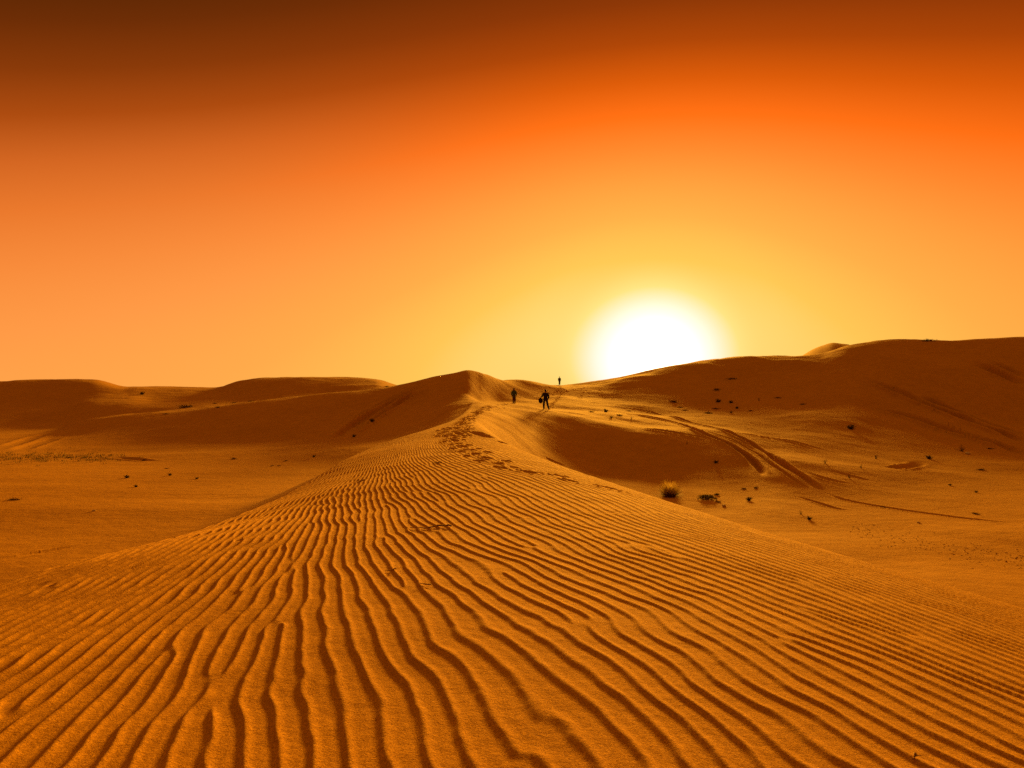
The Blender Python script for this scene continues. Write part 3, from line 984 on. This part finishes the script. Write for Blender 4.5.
M_SKIN = simple("skin_tone", (.28, .15, .09), .6, .1, 9)
M_HAIR = simple("dark_hair", (.02, .015, .012), .6, .2, 30)


def person(loc, rz, label, pose, mats, hood=False, sc=1.0):
    """figure faces -Y before rotation; pose gives hips, knees, feet, elbows and hands"""
    o = empty("person", loc, rz, sc)
    tag(o, label, "person")
    pel = (0, 0, .94); che = (0, .0, 1.28); nk = (0, .015, 1.49)
    J = {'pelvis': (pel, (.13, .10)), 'waist': ((0, 0, 1.08), (.115, .09)), 'chest': (che, (.145, .10)), 'collar': ((0, .005, 1.42), (.09, .07)),
         'neck': (nk, .055), 'jaw': ((0, -.01, 1.57), (.065, .07)), 'skull': ((0, 0, 1.645), (.080, .095)), 'crown': ((0, .01, 1.715), (.055, .065))}
    Ed = [('pelvis', 'waist'), ('waist', 'chest'), ('chest', 'collar'), ('collar', 'neck'), ('neck', 'jaw'), ('jaw', 'skull'), ('skull', 'crown')]
    jac = {'hem': ((0, .0, .66 if hood else .84), (.21, .17) if hood else (.18, .15)), 'waistline': ((0, 0, 1.05), (.19, .15)), 'breast': ((0, 0, 1.28), (.205, .155)), 'top': ((0, .005, 1.43), (.13, .10))}
    jed = [('hem', 'waistline'), ('waistline', 'breast'), ('breast', 'top')]
    trs = {'belt': ((0, 0, .95), (.15, .12))}; ted = []
    for i, sd in enumerate((-1, 1)):
        hip = (sd * .095, 0, .90); kn = pose['knee'][i]; ft = pose['foot'][i]
        toe = (ft[0] + sd * .02, ft[1] - .17, max(.025, ft[2] - .045))
        sh = (sd * .185, .0, 1.40); elb = pose['elbow'][i]; wr = pose['hand'][i]
        hd = lerp(elb, wr, 1.32)
        J.update({f'hip{i}': (hip, .095), f'knee{i}': (kn, .060), f'calf{i}': (lerp(kn, ft, .3), .060), f'ankle{i}': (ft, .042), f'toe{i}': (toe, (.042, .03)),
                  f'shoulder{i}': (sh, .062), f'elbow{i}': (elb, .042), f'wrist{i}': (wr, .028), f'palm{i}': (hd, (.038, .02))})
        Ed += [('pelvis', f'hip{i}'), (f'hip{i}', f'knee{i}'), (f'knee{i}', f'calf{i}'), (f'calf{i}', f'ankle{i}'), (f'ankle{i}', f'toe{i}'),
               ('collar', f'shoulder{i}'), (f'shoulder{i}', f'elbow{i}'), (f'elbow{i}', f'wrist{i}'), (f'wrist{i}', f'palm{i}')]
        jac.update({f's{i}': (sh, .10), f'e{i}': (elb, .082), f'w{i}': (lerp(elb, wr, .93), .06)})
        jed += [('top', f's{i}'), (f's{i}', f'e{i}'), (f'e{i}', f'w{i}')]
        trs.update({f'h{i}': (hip, .125), f'k{i}': (kn, .098), f'a{i}': (lerp(kn, ft, .92), .082)})
        ted += [('belt', f'h{i}'), (f'h{i}', f'k{i}'), (f'k{i}', f'a{i}')]
        bt = MB()
        bt.tube([(ft[0], ft[1] + .03, ft[2] + .11), (ft[0], ft[1] + .02, ft[2] - .01)], [.055, .058], 10)
        bt.blob(((ft[0] + toe[0]) / 2, (ft[1] + toe[1]) / 2 + .02, toe[2] + .012), .06, random.Random(1), 2, (.85, 2.1, .75), 0)
        bt.build("shoe", mats['shoe'], o, True)
    body = skin("body", J, Ed, M_SKIN, o)
    # face and fingers grow out of the same mesh
    fm = MB()
    for i, sd in enumerate((-1, 1)):
        fm.blob((sd * .083, .0, 1.63), .03, random.Random(2), 2, (.35, .6, 1), 0)          # ear
        fm.blob((sd * .030, -.078, 1.65), .014, random.Random(2), 2, (1, .6, .7), 0)       # eye
        hd = Vector(J[f'palm{i}'][0]); d = (hd - Vector(J[f'wrist{i}'][0])).normalized()
        sx = d.cross(Vector((0, 1, 0)) if abs(d.y) < .8 else Vector((1, 0, 0))).normalized()
        up = sx.cross(d)
        for k, ln in enumerate((.062, .074, .068, .054)):
            b0 = hd + up * (k - 1.5) * .019 + d * .012
            fm.tube([b0, b0 + d * ln * .45 + sx * .006, b0 + d * ln * .8 + sx * .02, b0 + d * ln + sx * .036], [.0092, .0088, .008, .006], 6)
        b0 = hd - d * .03 - up * .028
        fm.tube([b0, b0 - up * .025 + d * .025, b0 - up * .028 + d * .052 + sx * .01], [.011, .010, .007], 6)
    fm.blob((0, -.092, 1.625), .018, random.Random(2), 2, (.7, 1, 1.3), 0)                  # nose
    fm.blob((0, -.078, 1.585), .02, random.Random(2), 2, (1.2, .6, .35), 0)                 # mouth
    bm = bmesh.new(); bm.from_mesh(body.data)
    m_ = fm.mesh("tmp", M_SKIN, True); bm.from_mesh(m_); bm.to_mesh(body.data); bm.free(); bpy.data.meshes.remove(m_)
    body.data.polygons.foreach_set("use_smooth", [True] * len(body.data.polygons))
    skin("jacket", jac, jed, mats['jacket'], o)
    skin("trousers", trs, ted, mats['trousers'], o)
    hr = MB(); hr.blob((0, .022, 1.665), .10, random.Random(4), 3, (.92, 1.0, .95), .04)
    if hood:
        hr.blob((0, .06, 1.53), .10, random.Random(5), 3, (1.15, .7, .8), .06)
        hr.build("headscarf", mats['scarf'], o, True)
    else:
        hr.build("hair", M_HAIR, o, True)
    return o


x, y, zz = hit(514, 403.5)
teal = {'jacket': simple("teal_cloth", (.055, .105, .09), .85, .25, 12), 'trousers': simple("dark_red_cloth", (.10, .035, .02), .85, .25, 12),
        'shoe': simple("brown_leather", (.05, .03, .02), .6, .2, 12), 'scarf': simple("brown_scarf", (.16, .08, .05), .9, .25, 14)}
# walking away up the saddle, one foot in front of the other
person((x, y, ground_z(x, y, H)), rad(172), "person in a dark teal jacket and headscarf walking away near the peak",
       {'knee': [(-.09, -.16, .50), (.075, -.02, .48)], 'foot': [(-.07, -.20, .08), (.06, .22, .12)],
        'elbow': [(-.27, .06, 1.13), (.27, -.04, 1.13)], 'hand': [(-.25, -.06, .90), (.25, -.14, .91)]}, teal, True,
       16.2 * y / F / 1.76)
x, y, zz = hit(545.5, 409.8)
dark = {'jacket': simple("black_cloth", (.022, .016, .018), .85, .25, 12), 'trousers': simple("charcoal_cloth", (.03, .022, .02), .85, .25, 12),
        'shoe': simple("black_leather", (.02, .015, .012), .6, .2, 12)}
s2 = 20.3 * y / F / 1.76
g2 = ground_z(x, y, H)
person((x, y, g2), rad(186), "person in dark clothes striding with legs apart and a bag held in one hand",
       {'knee': [(-.17, -.04, .50), (.13, -.10, .50)], 'foot': [(-.27, .12, .085), (.13, -.12, .08)],
        'elbow': [(-.28, .05, 1.12), (.31, .08, 1.15)], 'hand': [(-.24, -.10, .92), (.37, -.10, 1.10)]}, dark, False, s2)
# the bag hangs from the hand on the left of the picture
ca, sa = math.cos(rad(186)), math.sin(rad(186))
lx, ly = .40 * s2, -.15 * s2
bg = empty("bag", (x + lx * ca - ly * sa, y + lx * sa + ly * ca, g2 + .60 * s2), rad(186), s2)
tag(bg, "dark rounded bag hanging from the hand of the striding person", "bag")
m = MB(); m.blob((0, 0, .19), .25, random.Random(3), 3, (.78, .5, .95), .08); m.build("pouch", dark['jacket'], bg, True)
m = MB(); m.tube([(-.09, 0, .33), (-.07, 0, .42), (0, 0, .445), (.07, 0, .42), (.09, 0, .33)], [.014] * 5, 7); m.build("carry_strap", dark['trousers'], bg, True)
# the farthest one stands on the skyline
x, y, zz = hit(559.5, 384)
ol = {'jacket': simple("olive_cloth", (.06, .045, .018), .85, .25, 12), 'trousers': simple("brown_cloth", (.05, .03, .015), .85, .25, 12),
      'shoe': dark['shoe']}
person((x, y, ground_z(x, y, H)), rad(10), "small far person standing on the skyline between the peak and the sun",
       {'knee': [(-.09, -.03, .50), (.09, -.02, .49)], 'foot': [(-.08, .03, .08), (.08, .02, .08)],
        'elbow': [(-.25, .05, 1.13), (.25, .05, 1.13)], 'hand': [(-.24, -.06, .90), (.24, -.06, .90)]}, ol, False, 8.6 * y / F / 1.76)
